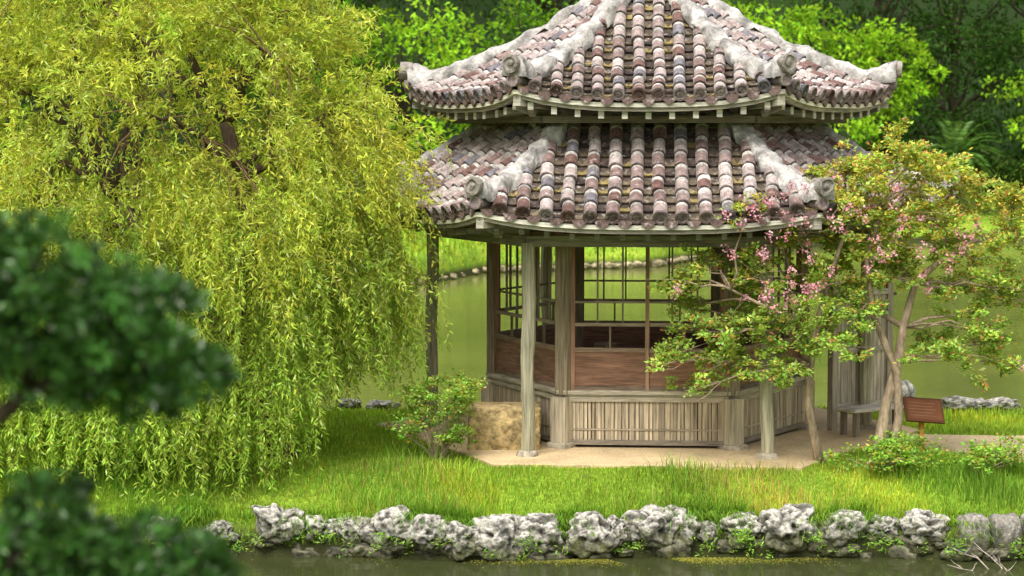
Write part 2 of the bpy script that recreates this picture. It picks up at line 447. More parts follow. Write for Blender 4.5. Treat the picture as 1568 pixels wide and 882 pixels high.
for k in range(6):
    n,t=frame(k); hw=RI*.5-.09; aw=RI*C30
    for zz,hh,RR in((.775,.05,RL),(.725,.045,RL-.05)):
        A=RR*C30
        wh.box(n*(A-.10)+UP*zz,t,n,UP,RR/2-.055,.10,hh/2,vary((.44,.385,.29)))
    A=RI*1.03*C30; hs=RI*1.03*.5-.10
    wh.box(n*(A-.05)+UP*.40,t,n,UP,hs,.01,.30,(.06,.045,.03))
    x=-hs; 
    while x<hs-.02:
        wd=random.choice((.016,.019,.022,.034)); 
        wv.box(n*(A-.015+random.uniform(-.004,.004))+t*(x+wd)+UP*(.40+random.uniform(-.006,.006)),t,n,UP,wd,.011,.285,vary((.42,.34,.235),.2))
        x+=2*wd+random.uniform(.004,.015)
    wh.box(n*(A+.012)+UP*.685,t,n,UP,hs,.014,.03,vary((.36,.31,.23)))
    wh.box(n*(A+.003)+UP*.285,t,n,UP,hs,.008,.010,vary((.38,.32,.23)))
    wh.box(n*(A+.012)+UP*.115,t,n,UP,hs,.016,.032,vary((.24,.20,.15)))
    for x in(-hw+.025,hw-.025): wv.box(n*aw+t*x+UP*1.81,t,n,UP,.025,.03,1.01,vary(RED))
    wv.box(n*(aw+.012)+UP*1.81,t,n,UP,.026,.032,1.01,vary((.28,.175,.11)))
    for sgn in(-1,1):
        x0=sgn*(.03+.0); x1=sgn*(hw-.05); xc=(x0+x1)/2; hx=abs(x1-x0)/2
        wh.box(n*aw+t*xc+UP*1.06,t,n,UP,hx,.012,.24,vary(RED,.15))
        wh.box(n*(aw+.0)+t*xc+UP*.82,t,n,UP,hx,.026,.03,vary(BR))
        wh.box(n*(aw+.004)+t*xc+UP*1.33,t,n,UP,hx,.026,.028,vary((.27,.19,.125)))
        wh.box(n*(aw+.004)+t*xc+UP*1.665,t,n,UP,hx,.024,.022,vary((.30,.23,.155)))
        wh.box(n*(aw+.002)+t*xc+UP*1.96,t,n,UP,hx,.017,.013,vary((.24,.19,.13)))
        wh.box(n*(aw+.002)+t*xc+UP*2.78,t,n,UP,hx,.024,.03,vary(BR))
        wv.box(n*(aw)+t*xc+UP*1.50,t,n,UP,.012,.016,.15,vary(BR))
        for u in(-.36,.36): wv.box(n*(aw-.002)+t*(xc+u*hx)+UP*2.22,t,n,UP,.012,.014,.54,vary((.23,.185,.125)))
wh.tube([(.6,.3,1.38),(.6,.3,1.44)],[.42,.42],(.40,.27,.14),18); wv.tube([(.6,.3,.7),(.6,.3,1.38)],[.09,.07],BR,8)
for x,y in((-.6,.6),(-.2,-.4),(1.2,.9)):
    wv.tube([(x,y,.7),(x,y,.95),(x,y,1.15)],[.17,.14,.17],(.30,.22,.12),12)
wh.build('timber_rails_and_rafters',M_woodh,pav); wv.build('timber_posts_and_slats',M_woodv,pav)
bs.build('post_base_stones',M_stone,pav,bevel=.012)

scr=empty('slatted_wooden_screen'); a=MB(); ah=MB()
p0=Vector((2.55,-.40,0)); p1=Vector((3.42,.20,0)); d=(p1-p0).normalized(); nn=Vector((d.y,-d.x,0)); Ls=(p1-p0).length
for i in range(15):
    u=(i+.5)/15*Ls; a.box(p0+d*u+UP*1.15+nn*random.uniform(-.004,.004),d,nn,UP,Ls/33,.012,.83,vary((.42,.36,.29),.2))
for z in(.38,1.15,1.95): ah.beam(p0+UP*z+nn*.03,p1+UP*z+nn*.03,.035,.07,vary((.46,.41,.34)))
for u in(0,1): a.box(p0.lerp(p1,u)+UP*1.03,d,nn,UP,.05,.05,1.03,vary((.34,.29,.23)))
for z in(.95,1.9): ah.box(p1+d*.08+UP*z,d,nn,UP,.06,.02,.02,(.08,.07,.06))
a.build('slats',M_woodv,scr); ah.build('rails',M_woodh,scr)
bn=MB(); bnh=MB(); bench=empty('wooden_bench')
q0=Vector((2.55,-.80,0)); 
for i in range(4): bnh.beam(q0+nn*(.1*i)+UP*.40,q0+nn*(.1*i)+d*.95+UP*.40,.085,.04,vary((.46,.41,.34)))
for u in(.1,.85):
    for v in(.03,.27): bn.box(q0+d*u+nn*v+UP*.19,d,nn,UP,.035,.035,.19,vary((.22,.18,.13)))
bn.build('legs',M_woodv,bench); bnh.build('seat_boards',M_woodh,bench)

# ---------------------------------------------------------------- terrace, path
tr=MB(); Rr=3.82; rot=math.radians(-3.86); ring=[];seg=10
for k in range(6):
    for j in range(seg):
        q=hexpt(Rr,k,0).lerp(hexpt(Rr,k+1,0),j/seg); q=Matrix.Rotation(rot,3,'Z')@q
        q*=1+random.uniform(-.006,.006); ring.append(q)
nR=len(ring)
vs=[q+UP*-.08 for q in ring]+[q+UP*.035 for q in ring]+[q*.992+UP*.045 for q in ring]
fs=[(i,(i+1)%nR,nR+(i+1)%nR,nR+i) for i in range(nR)]+[(nR+i,nR+(i+1)%nR,2*nR+(i+1)%nR,2*nR+i) for i in range(nR)]+[tuple(range(2*nR,3*nR))]
tr.add(vs,fs,(.56,.42,.24)); tr.build('stone_terrace',M_sand)
def py0(x): return -1.5-1.5*sst(np.array((x-3.2)/1.3))-.08*math.sin(x*4)
def py1(x): return -.45+.2*math.sin(x*.9)
pt=MB(); L=[];R_=[]
for i in range(60):
    x=3.0+i*.2
    L.append(Vector((x,float(py0(x))+random.uniform(-.04,.04),.012)));R_.append(Vector((x,py1(x)+random.uniform(-.04,.04),.012)))
pt.add(L+R_,[(i,i+1,60+i+1,60+i) for i in range(59)],(.62,.48,.28)); pt.build('sand_path',M_sand)

def rock(cen,r,seed,sub=4,boxy=0.25,cut=1.0,amp=.4,colr=None,rotz=None):
    import bmesh
    bm=bmesh.new(); bmesh.ops.create_icosphere(bm,subdivisions=sub,radius=1)
    vs=[];cs=[]
    off=Vector((seed*3.7,seed*1.3,seed*2.1)); R3=Matrix.Rotation(random.uniform(0,6.28) if rotz is None else rotz,3,'Z')
    til=Matrix.Rotation(random.uniform(-.3,.3) if rotz is None else 0,3,'Y')
    for v in bm.verts:
        p=v.co.copy()
        if boxy:
            mx=max(abs(p.x),abs(p.y),abs(p.z)); p=p.lerp(p/mx*.85,boxy)
        w=1+amp*noise.noise(p*1.1+off)+amp*.7*noise.noise(p*2.4+off)*cut
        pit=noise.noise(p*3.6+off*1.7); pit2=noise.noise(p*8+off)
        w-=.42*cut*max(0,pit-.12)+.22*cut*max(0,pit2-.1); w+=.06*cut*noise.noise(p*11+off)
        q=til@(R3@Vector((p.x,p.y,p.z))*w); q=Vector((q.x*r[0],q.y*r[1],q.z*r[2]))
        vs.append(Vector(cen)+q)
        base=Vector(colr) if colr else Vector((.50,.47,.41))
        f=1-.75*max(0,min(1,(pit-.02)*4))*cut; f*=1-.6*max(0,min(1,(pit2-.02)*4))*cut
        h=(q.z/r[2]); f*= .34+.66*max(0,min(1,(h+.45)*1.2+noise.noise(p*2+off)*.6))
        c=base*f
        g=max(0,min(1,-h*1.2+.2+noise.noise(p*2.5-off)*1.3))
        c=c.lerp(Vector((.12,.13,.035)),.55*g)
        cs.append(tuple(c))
    fs=[tuple(v.index for v in f.verts) for f in bm.faces]; bm.free()
    return vs,fs,cs
M_rock=attr_mat('limestone_rock',.95,((6,.35),(30,.5)),1.0,34,tint=(.10,.095,.065),tint_scale=9,tint_th=(.57,.71))
blk=MB(); v,f,c=rock((-2.00,-1.80,.29),(.56,.36,.37),3,sub=5,boxy=.93,amp=.05,cut=.3,colr=(.55,.43,.22),rotz=0)
c=[tuple(Vector(x).lerp(Vector((.40,.285,.13)),.65)) for x in c]; blk.add(v,f,c)
blk.build('stone_block',M_stone,smooth=True)

edge=empty('rock_edging')
xs=[-13,-12.3,-11.6,-10.8,-10.1,-9.4,-8.7,-8.1,-7.4,-6.7,-6.0,-5.3,-4.6,-4.12,-3.75,-3.32,-2.9,-2.53,-2.02,-1.62,-1.0,-.70,-.28,.02,.36,.80,1.3,1.92,2.37,2.86]
wd= {-4.6:.27,-3.32:.27,-2.9:.25,-2.53:.23,-2.02:.32,-1.62:.30,-1.0:.28,-.28:.27,1.3:.30,1.92:.25,2.86:.25}
def yf(x): return -5.05+.12*math.sin(x*1.1+1)+.06*math.sin(x*3.1)
for i,x in enumerate(xs):
    w=1.12*wd.get(x,random.uniform(.17,.24)); rz=w*random.uniform(.72,.90)
    zc=WZ+.26+random.uniform(-.05,.05)+(.10 if x in(-.28,1.92,-4.6) else 0)
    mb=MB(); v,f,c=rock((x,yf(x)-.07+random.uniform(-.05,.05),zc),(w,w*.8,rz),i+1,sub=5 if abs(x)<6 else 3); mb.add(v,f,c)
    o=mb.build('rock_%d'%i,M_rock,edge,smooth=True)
mb=MB()
for i in range(120):
    x=-13+i*.225+random.uniform(-.15,.15); w=random.uniform(.07,.2)
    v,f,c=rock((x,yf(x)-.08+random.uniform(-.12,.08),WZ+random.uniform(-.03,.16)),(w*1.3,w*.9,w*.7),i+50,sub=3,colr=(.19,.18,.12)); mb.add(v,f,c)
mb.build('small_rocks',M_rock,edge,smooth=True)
mb=MB()
x=3.2;i=0
while x<13:
    w=random.uniform(.17,.23); v,f,c=rock((x+w,yf(x)-.03,WZ+.27),(w*1.06,.2,.27),i+200,sub=4,boxy=.7,amp=.14,cut=.4,colr=(.31,.285,.245),rotz=0); mb.add(v,f,c); x+=2*w; i+=1
mb.build('cut_stones',M_rock,edge,smooth=True)
mb=MB()
for i,(x,y,w) in enumerate([(4.0,2.7,.30),(4.9,2.5,.26),(5.2,2.6,.2),(5.6,2.55,.22),(-3.9,2.3,.2),(-4.4,2.6,.16),(6.4,2.8,.2),(7.2,2.9,.25),(-5.6,2.9,.2)]):
    v,f,c=rock((x,y,.0),(w*1.2,w*.8,w*(1.15 if i==0 else .5)),i+300,sub=4); mb.add(v,f,c)
mb.build('back_shore_rocks',M_rock,edge,smooth=True)
mb=MB()
for i in range(70):
    x=-16+i*.32; y=float(np.interp(x,SHX,SHY))+.25*math.sin(x*1.7)-.1; w=random.uniform(.12,.26)
    v,f,c=rock((x+random.uniform(-.1,.1),y+random.uniform(-.15,.15),WZ+.1),(w*1.2,w*.8,w*.7),i+400,sub=2,colr=(.50,.42,.24)); mb.add(v,f,c)
mb.build('far_bank_stones',M_rock,edge)

# ---------------------------------------------------------------- sign
sg=empty('information_sign'); mb=MB()
sx_,sy_=3.40,-2.3
mb.box((sx_,sy_,.27),(1,0,0),(0,1,0),(0,0,1),.03,.03,.29,(.55,.21,.05)); mb.box((sx_,sy_+.02,.50),(1,0,0),(0,1,0),(0,0,1),.06,.05,.02,(.25,.1,.03))
mb.build('post',M_woodv,sg,bevel=.005)
mb=MB(); an=math.radians(46); ty=Vector((0,math.cos(an),math.sin(an))); tz=Vector((0,-ty.z,ty.y)); tx=Vector((.98,.0,-.07)).normalized()
mb.box((sx_+.02,sy_-.03,.60),tx,ty,tz,.25,.19,.015,(.15,.055,.025))
mb.box(Vector((sx_+.02,sy_-.03,.60))+tz*.017,tx,ty,tz,.22,.16,.003,(.22,.08,.035))
for i in range(5): mb.box(Vector((sx_-.02*(i%2),sy_-.03,.60))+tz*.0215+ty*(.10-.05*i),tx,ty,tz,.17-.02*(i%2),.006,.0015,(.30,.16,.09))
mb.build('board',attr_mat('painted_board',.5,((6,.15),),.05,40),sg,bevel=.003)

# ---------------------------------------------------------------- grass
def blades(n,xr,yr,cond,lmin,lmax,w,name,base,lean=.5,prob=None):
    x=rng.uniform(*xr,n); y=rng.uniform(*yr,n); k=cond(x,y); x=x[k];y=y[k]; n=len(x)
    z=H(x,y)-.01; ln=rng.uniform(lmin,lmax,n)
    cl=.5+.5*np.sin(x*2.3+np.sin(y*3))*np.sin(y*2.9+1.3*np.sin(x*1.7)); ln*= .55+.8*cl
    a=rng.uniform(0,2*np.pi,n); D=np.stack([np.cos(a),np.sin(a),np.zeros(n)],1)*rng.uniform(.1,lean,n)[:,None]
    sh=isl_s(x,y)
    D[:,1]-=np.where((sh<.35)&(y<0),.6,0.0)
    B=np.stack([x,y,z],1); S=np.stack([-np.sin(a),np.cos(a),np.zeros(n)],1)*w
    U=np.array([0,0,1.0]); l=ln[:,None]
    hang=np.where((sh<.12)&(y<0),.35,.95)[:,None]
    Mi=B+D*l*.35+U*l*.55; Tp=B+D*l*1.1+U*l*hang
    q1=np.stack([B-S,B+S,Mi+S*.8,Mi-S*.8],1); q2=np.stack([Mi-S*.8,Mi+S*.8,Tp+S*.1,Tp-S*.1],1)
    C=jitcol(base,n,.24,.08)
    pt_=(np.sin(x*1.3+2)*np.sin(y*1.9)+.5*np.sin(x*3.7+y*2))
    C*=(1+.18*pt_)[:,None]
    yel=(pt_+rng.normal(size=n)*.5)>.75
    C[yel]*=np.array([1.4,1.05,.9]); C=np.clip(C,0,.8)
    return np.concatenate([q1,q2]),np.concatenate([C,C])
ca,sa=math.cos(-rot),math.sin(-rot)
def inhex(x,y,R):
    xx=x*ca-y*sa; yy=x*sa+y*ca; A=R*C30; r=np.zeros_like(x,dtype=bool)|True
    for k in range(6):
        n,t=frame(k); r&=(xx*n.x+yy*n.y)<A
    return r
def onpath(x,y): return (x>3)&(y>-1.5-1.5*sst((x-3.2)/1.3)-.08*np.sin(x*4))&(y<-.45+.2*np.sin(x*.9))
cond=lambda x,y:(isl_s(x,y)>.02)&~inhex(x,y,3.8)&~onpath(x,y)
GB=(.29,.43,.05); GD=(.20,.36,.045)
Gs=[blades(165000,(-9,7),(-5.3,-1.5),cond,.03,.09,.005,'g',GB),
    blades(36000,(-9,7),(-5.2,-3.0),lambda x,y:cond(x,y)&(np.sin(x*1.9+1)+np.sin(x*.7+y*2)*.8+rng.normal(size=len(x))*.5>.7),.12,.30,.0055,'g',GD,.7),
    blades(5000,(-6,3),(-4.9,-3.3),lambda x,y:cond(x,y)&(np.sin(x*1.4)+np.sin(x*3+y*2)*.6+rng.normal(size=len(x))*.6>.3),.12,.26,.003,'g',(.50,.38,.13),.8),
    blades(50000,(-9,7),(-5.40,-4.4),lambda x,y:(isl_s(x,y)>-.12)&(isl_s(x,y)<.3)&(np.sin(x*4.1)+np.sin(x*9.7)*.6+rng.normal(size=len(x))*.5>.1),.12,.32,.006,'g',GD,.8),
    blades(50000,(-9,7),(-1.5,3.5),cond,.05,.14,.007,'g',GB),
    blades(40000,(-14,14),(30,60),lambda x,y:(far_s(x,y)>.1)&(far_s(x,y)<14),.12,.35,.03,'g',GB)]
quadmesh('grass',np.concatenate([g[0] for g in Gs]),np.concatenate([g[1] for g in Gs]),M_grass)

# ---------------------------------------------------------------- willow
wil=empty('willow_tree'); tk=MB(); BK=(.09,.06,.04)
def wob(p0,p1,n,am,sag=0):
    p0=Vector(p0);p1=Vector(p1);r=[]
    for i in range(n+1):
        u=i/n; p=p0.lerp(p1,u); e=math.sin(math.pi*u)
        p+=Vector((random.uniform(-am,am),random.uniform(-am,am),random.uniform(-am,am)))*(1 if 0<i<n else 0)+UP*sag*e
        r.append(p)
    return r
T=[Vector(p) for p in((-4.80,-2.5,-.1),(-4.95,-2.5,.25),(-5.25,-2.6,.8),(-5.38,-2.7,1.5),(-5.3,-2.7,2.2),(-5.2,-2.6,2.9),(-5.35,-2.5,3.6),(-5.55,-2.4,4.3))]
tk.tube(T,[.22,.17,.15,.14,.13,.12,.11,.09],BK,10,jit=.08)
T2=[Vector(p) for p in((-5.2,-2.5,.7),(-5.7,-2.1,1.5),(-6.3,-2.0,2.4),(-7.0,-2.1,3.3))]; tk.tube(T2,[.12,.11,.09,.07],BK,8,jit=.08)
T3=[Vector(p) for p in((-5.45,-2.8,-.1),(-5.55,-2.9,.9),(-5.6,-3.0,1.6),(-5.5,-3.0,2.6))]; tk.tube(T3,[.06,.05,.045,.03],(.17,.13,.08),7,jit=.08)
CEN=np.array([-6.4,-2.35,3.8]); RAD=np.array([3.15,2.2,3.3])
nC=640; V=rng.normal(size=(nC,3)); V=norm(V); V[:,2]=np.where(V[:,2]<-.55,-V[:,2],V[:,2])
rf_=rng.uniform(.35,1,nC)**.55; 
lump=1+.20*np.array([noise.noise(Vector(v)*2.8) for v in V])
CP=CEN+V*RAD*(rf_*lump)[:,None]
CP[:,0]=np.where((CP[:,2]<4.0),np.minimum(CP[:,0],-3.45-.25*rng.random(nC)),CP[:,0])
trunkpts=T[3:]+T2[1:]+T3[2:]
limbends=[]
for i in range(26):
    j=rng.integers(nC); q=Vector(CP[j]); s=min(trunkpts,key=lambda p:(p-q).length+max(0,p.z-q.z+.3)*2)
    pts=wob(s,q,7,.09,.25); tk.tube(pts,list(np.linspace(.065,.018,8)),BK,6); limbends+=pts[2:]
for j in range(0,nC,2):
    q=Vector(CP[j]); s=min(limbends,key=lambda p:(p-q).length)
    tk.tube(wob(s,q,4,.05,.08),list(np.linspace(.018,.006,5)),(.18,.12,.055),4,cap=False)
tk.build('trunk_and_limbs',M_bark,wil,smooth=True)
def strandleaves(P0,D0,Ls,G,cv,step=.035,ll=.095,lw=.020,dens=.78):
    K=int(max(Ls)/step)+1; P=P0.copy(); D=norm(D0); Bs=[];Ds=[];Cs=[];stem=[]
    n=len(P); last=P.copy()
    sway=rng.normal(size=(n,3))*.5; sway[:,2]=0; ph=rng.uniform(0,6,n)[:,None]
    for k in range(K):
        act=(k*step)<Ls
        D=norm(D+np.array([0,0,-1.0])*G[:,None]*step+sway*step*np.cos(k*.2+ph)+rng.normal(size=(n,3))*.05); P=P+D*step
        frac=k*step/Ls
        m=act&(frac>.05)
        for rep in range(2):
            mm=m&(rng.random(n)<dens)
            Bs.append(P[mm]+rng.normal(size=(mm.sum(),3))*.008)
            perp=norm(rng.normal(size=(mm.sum(),3))); Ds.append(D[mm]*.7+perp*.8+np.array([0,0,-.12]))
            Cs.append(cv[mm]*(1+.35*(frac[mm]-.5))[:,None])
        if k%6==5:
            sd=norm(np.cross(D,rng.normal(size=(n,3))))*.0025
            q=np.stack([last-sd,last+sd,P+sd,P-sd],1)[act]; stem.append(q); last=P.copy()
    B=np.concatenate(Bs);Dd=np.concatenate(Ds);C=np.concatenate(Cs); n2=len(B)
    C=C*np.exp(rng.normal(size=(n2,1))*.22)*(1+rng.normal(size=(n2,3))*.07)
    pale=rng.random(n2)<.08; C[pale]=C[pale]*.5+np.array([.36,.40,.20])   # silvery leaf undersides
    C=np.clip(C,.004,.8)
    Q=leafquads(B,Dd,ll*rng.uniform(.55,1.25,n2),lw*rng.uniform(.7,1.3,n2))
    S=np.concatenate(stem)
    return np.concatenate([Q,S]),np.concatenate([C,np.tile(np.array([[.24,.19,.07]]),(len(S),1))])
per=11; nn_=nC*per
P0=np.repeat(CP,per,0)+rng.normal(size=(nn_,3))*.06
Vr=np.repeat(V,per,0); cd=np.repeat(norm(rng.normal(size=(nC,3))),per,0)*.6
D0=Vr*np.array([1,1,.5])+cd+rng.normal(size=(nn_,3))*.7+np.array([0,0,.5])
hz=np.repeat(V[:,2],per); Lx=np.where(hz>.2,rng.uniform(.25,.6,nn_),rng.uniform(.35,1.2,nn_)); G1_=np.where(hz>.2,rng.uniform(1.2,3.5,nn_),rng.uniform(2,4,nn_))
ccl=np.repeat(jitcol((.48,.55,.085),nC,.17,.05),per,0)
nc2=150; ang=rng.uniform(0,2*np.pi,nc2); rr=rng.uniform(.35,1.0,nc2)**.6
CX=CEN[0]+np.cos(ang)*rr*2.85; CY=CEN[1]+np.sin(ang)*rr*2.0; CZ=rng.uniform(1.2,3.2,nc2)
hide=(CX>-5.7)&(CX<-4.8)&(CY<-2.3)&(rng.random(nc2)<.45); 
CX,CY,CZ,ang=CX[~hide],CY[~hide],CZ[~hide],ang[~hide]
ex=46; CX=np.concatenate([CX,rng.uniform(-8.6,-5.0,ex)]); CY=np.concatenate([CY,rng.uniform(-4.3,-2.9,ex)]); CZ=np.concatenate([CZ,rng.uniform(.6,1.9,ex)]); ang=np.concatenate([ang,rng.uniform(3.4,6,ex)])
nc2=len(CX)
CPc=np.stack([CX,CY,CZ],1); per2=11
P2=np.repeat(CPc,per2,0)+rng.normal(size=(nc2*per2,3))*np.array([.10,.10,.2])
D2=np.stack([np.cos(ang),np.sin(ang),np.full(nc2,.3)],1); D2=np.repeat(D2,per2,0)+rng.normal(size=(nc2*per2,3))*.7
floor=np.where(P2[:,0]<-4.9,-.35,.5+.25*(P2[:,0]+4.9)); L2=np.clip((P2[:,2]-floor)*rng.uniform(.45,1.1,len(P2)),.4,2.6)
cc2=np.repeat(jitcol((.34,.47,.07),nc2,.18,.05),per2,0)
Q,C=strandleaves(np.concatenate([P0,P2]),np.concatenate([D0,D2]),np.concatenate([Lx,L2]),np.concatenate([G1_,rng.uniform(2,3.5,len(P2))]),np.concatenate([ccl,cc2]))
quadmesh('foliage',Q,C,M_leaf,wil)

# ---------------------------------------------------------------- crape myrtle
def branch_to(mb,pts,q,r0,r1,c,am=.06,sag=.0,n=5):
    q=Vector(q); s=min(pts,key=lambda p:(p-q).length+max(0,p.z-q.z)*1.5)
    w=wob(s,q,n,am,sag); mb.tube(w,list(np.linspace(r0,r1,n+1)),c,6); return w
def spray(cens,rads,nper,ll,lw,base,flat=.55,v=.25,h=.12,up_=.5):
    Bs=[];Ds=[];Cs=[]
    for c,r in zip(cens,rads):
        nsub=max(3,int(16*r/.4)); sub=np.array(c)+rng.normal(size=(nsub,3))*np.array([r,r,r*.8])*.5
        for s in sub:
            dr=norm(rng.normal(size=(1,3))*np.array([1,1,.35])+np.array([0,0,.3]))[0]
            n=max(4,int(nper*r/.4)); u=rng.uniform(0,1,n)[:,None]; Lr=r*rng.uniform(.4,.8)
            B=s+dr*u*Lr+rng.normal(size=(n,3))*.04*np.array([1,1,.6])
            Bs.append(B); Ds.append(rng.normal(size=(n,3))*np.array([1,1,.5])+dr*.8); 
            Cs.append(jitcol(np.array(base)*math.exp(random.gauss(0,.18)),n,v,h))
    B=np.concatenate(Bs);D=np.concatenate(Ds);C=np.concatenate(Cs);n=len(B)
    return leafquads(B,D,ll*rng.uniform(.6,1.3,n),lw*rng.uniform(.7,1.2,n),np.tile(np.array([[0,-.35,1.0]]),(n,1))),C
cm=empty('crape_myrtle_tree'); tk=MB(); BC=(.32,.24,.16)
A1=[Vector(p) for p in((2.72,-3.25,-.1),(2.70,-3.2,.35),(2.78,-3.15,.8),(2.92,-3.1,1.3),(3.0,-3.05,1.75),(3.15,-3.0,2.3),(3.5,-3.0,2.62),(3.95,-2.95,2.85),(4.35,-2.9,3.0))]
tk.tube(A1,[.10,.075,.065,.06,.055,.045,.035,.027,.018],BC,9,jit=.08)
A2=[Vector(p) for p in((2.02,-2.9,-.1),(1.93,-2.95,.3),(1.83,-3.0,.75),(1.85,-3.0,1.3),(1.95,-3.05,1.9),(2.1,-3.1,2.5),(2.3,-3.1,3.1))]
tk.tube(A2,[.075,.06,.052,.046,.04,.03,.02],BC,8,jit=.08)
A3=[Vector(p) for p in((2.8,-3.2,.1),(2.95,-3.1,.6),(2.9,-3.2,1.2),(2.6,-3.2,1.9),(2.5,-3.2,2.6),(2.7,-3.1,3.2))]
tk.tube(A3,[.07,.06,.05,.042,.03,.018],BC,8,jit=.08)
A4=[Vector(p) for p in((1.85,-3.0,1.3),(1.55,-3.2,1.7),(1.2,-3.4,2.05),(.8,-3.4,2.25))]
tk.tube(A4,[.035,.03,.022,.014],BC,7,jit=.05)
A5=[Vector(p) for p in((3.0,-3.05,1.75),(2.6,-2.9,2.0),(2.1,-2.8,2.15),(1.6,-2.8,2.3))]; tk.tube(A5,[.04,.03,.024,.015],BC,7)
bl=[(.19,2.24,.26),(.10,1.39,.26),(.92,3.14,.32),(1.08,2.41,.42),(1.49,2.90,.42),(1.82,3.39,.4),(2.30,3.72,.34),(2.88,3.85,.4),(3.53,3.75,.36),(4.10,3.39,.3),(2.55,3.14,.5),(3.28,3.10,.42),(2.14,2.41,.5),(1.33,1.76,.42),(.68,1.76,.34),(1.98,1.59,.42),(2.79,2.41,.35),(3.69,2.24,.36),(3.53,1.51,.42),(3.94,1.76,.32),(4.26,2.98,.26),(1.49,1.18,.34),(.68,1.25,.3),(4.3,1.39,.24),(1.2,2.0,.35),(2.4,1.95,.3),(.55,2.6,.2),(3.9,2.75,.25),(4.6,3.3,.3),(4.7,2.2,.3),(.45,1.95,.22),(2.6,2.8,.4),(3.1,3.45,.35),(2.2,3.3,.35),(.3,1.0,.15),(3.9,3.55,.35),(3.6,2.6,.35),(4.2,2.3,.3),(2.6,3.6,.35),(1.3,3.3,.3)]
cens=[];rads=[]
base_pts=A1[3:]+A2[3:]+A3[3:]+A4+A5
for x,z,r in bl:
    for rep in range(2):
        y=-3.05+random.uniform(-.75,.75); c=(x+random.uniform(-.12,.12),y,z+random.uniform(-.1,.1)); cens.append(c); rads.append(r*random.uniform(.75,1))
        w=branch_to(tk,base_pts,c,.018,.007,BC,.05,.03)
        for q in range(4):
            e=Vector(c)+Vector((random.gauss(0,r*.6),random.gauss(0,r*.6),random.gauss(0,r*.4))); tk.tube(wob(w[-2],e,3,.03),[.006,.005,.004,.003],BC,4,cap=False)
tk.build('trunks_and_branches',M_bark,cm,smooth=True)
Q,C=spray(cens,rads,84,.062,.036,(.29,.43,.065))
z=Q[:,0,2]; warm=rng.random(len(Q))<np.clip(.12+.28*(z-2),0.06,.5)
C[warm]=np.clip(C[warm]*np.array([1.9,1.08,1.1]),0,.8)
red=rng.random(len(Q))<.06; C[red]=np.array([.50,.19,.08])
quadmesh('foliage',Q,C,M_leafb,cm)
def flowers(cl,n,name,parent,sd=.055):
    Bs=np.concatenate([np.array(c)+rng.normal(size=(n,3))*sd*np.array([1,1,.9]) for c in cl]); k=len(Bs)
    Cf=jitcol((.80,.31,.38),k,.14,.05); pale=rng.random(k)<.3; Cf[pale]=np.array([.80,.52,.54])
    quadmesh(name,leafquads(Bs,rng.normal(size=(k,3)),.034,.030),Cf,M_petal,parent)
fl=[]
for x,z in((.82,3.3),(.95,3.2),(1.1,3.38),(1.25,3.42),(1.4,3.3),(1.55,3.42),(1.75,3.5),(1.0,2.98),(1.25,3.05),(1.5,3.1),(2.2,3.2),(2.45,3.25),(2.75,3.2),(2.95,3.05),(3.1,3.1),(3.35,2.85),(3.45,2.72),(3.3,2.6),(1.15,2.33),(1.3,2.2),(1.5,2.3),(1.62,2.2),(1.7,2.35),(1.05,2.2),(.0,2.35),(3.2,2.35),(.85,2.8),(1.9,2.45),(1.45,2.02),(4.35,1.35),(2.3,3.0),(1.65,2.7),(1.9,3.1),(2.6,2.85),(3.0,2.75),(1.2,2.75),(2.0,3.55),(2.9,3.4),(2.5,2.6),(1.8,2.95),(1.35,2.6),(3.6,3.0)):
    for r in range(2): fl.append((x+random.uniform(-.18,.18),-3.9+random.uniform(-.25,.5),z+random.uniform(-.12,.12)))
tk=MB()
for c in fl: branch_to(tk,[Vector(p) for p in cens],c,.005,.002,BC,.02,n=3)
tk.build('flower_stalks',M_bark,cm)
flowers(fl,22,'flowers',cm,.038)

def shrub(name,cx,cy,h,r,n,base,fl=0,ll=.055,nper=60):
    e=empty(name); tk=MB(); cens=[];rads=[]
    for i in range(n):
        a=random.uniform(0,6.28); q=random.uniform(.1,1)**.6*r; z=h*random.uniform(.3,1)
        c=(cx+math.cos(a)*q,cy+math.sin(a)*q*.7,z); cens.append(c); rads.append(random.uniform(.10,.2))
        tk.tube(wob((cx+random.uniform(-.05,.05),cy,-.1),c,4,.04,.04),[.009,.008,.007,.005,.003],BC,5)
    tk.build('stems',M_bark,e); Q,C=spray(cens,rads,nper,ll,.032,base,h=.16); 
    red=rng.random(len(Q))<.08; C[red]*=np.array([2.0,.8,.8]); quadmesh('foliage',Q,C,M_leafb,e)
    if fl: flowers([cens[i] for i in range(fl)],10,'flowers',e,.03)
shrub('flowering_shrub',-2.83,-2.75,1.0,.58,26,(.24,.38,.05),fl=4,nper=75)
shrub('flowering_shrub',2.75,-3.5,.42,.62,22,(.24,.40,.045),fl=3,nper=60)
shrub('flowering_shrub',3.75,-3.75,.30,.6,14,(.24,.40,.045),nper=60)
ce=[];ra=[]
for i in range(75):
    x=random.uniform(-8,6.5); ce.append((x,yf(x)-random.uniform(.16,.34),WZ+random.uniform(.05,.25))); ra.append(random.uniform(.06,.13))
Q,C=spray(ce,ra,60,.06,.02,(.20,.34,.04)); quadmesh('shore_plants',Q,C,M_leafb)
n=5000; x=rng.normal(-.6,1.1,n); y=-5.05-.22-np.abs(rng.normal(0,.16,n)); k=(np.sin(x*5)+np.sin(x*2.3+y*7))>-.3; x=x[k];y=y[k];n=len(x)
a=rng.uniform(0,6.28,n); Bq=np.stack([x,y,np.full(n,WZ+.006)],1); Dq=np.stack([np.cos(a),np.sin(a),np.zeros(n)],1)
Q=leafquads(Bq,Dq,.022,.02,np.tile(np.array([[0,0,50.0]]),(n,1))); quadmesh('duckweed',Q,jitcol((.34,.33,.06),n),M_leaf)
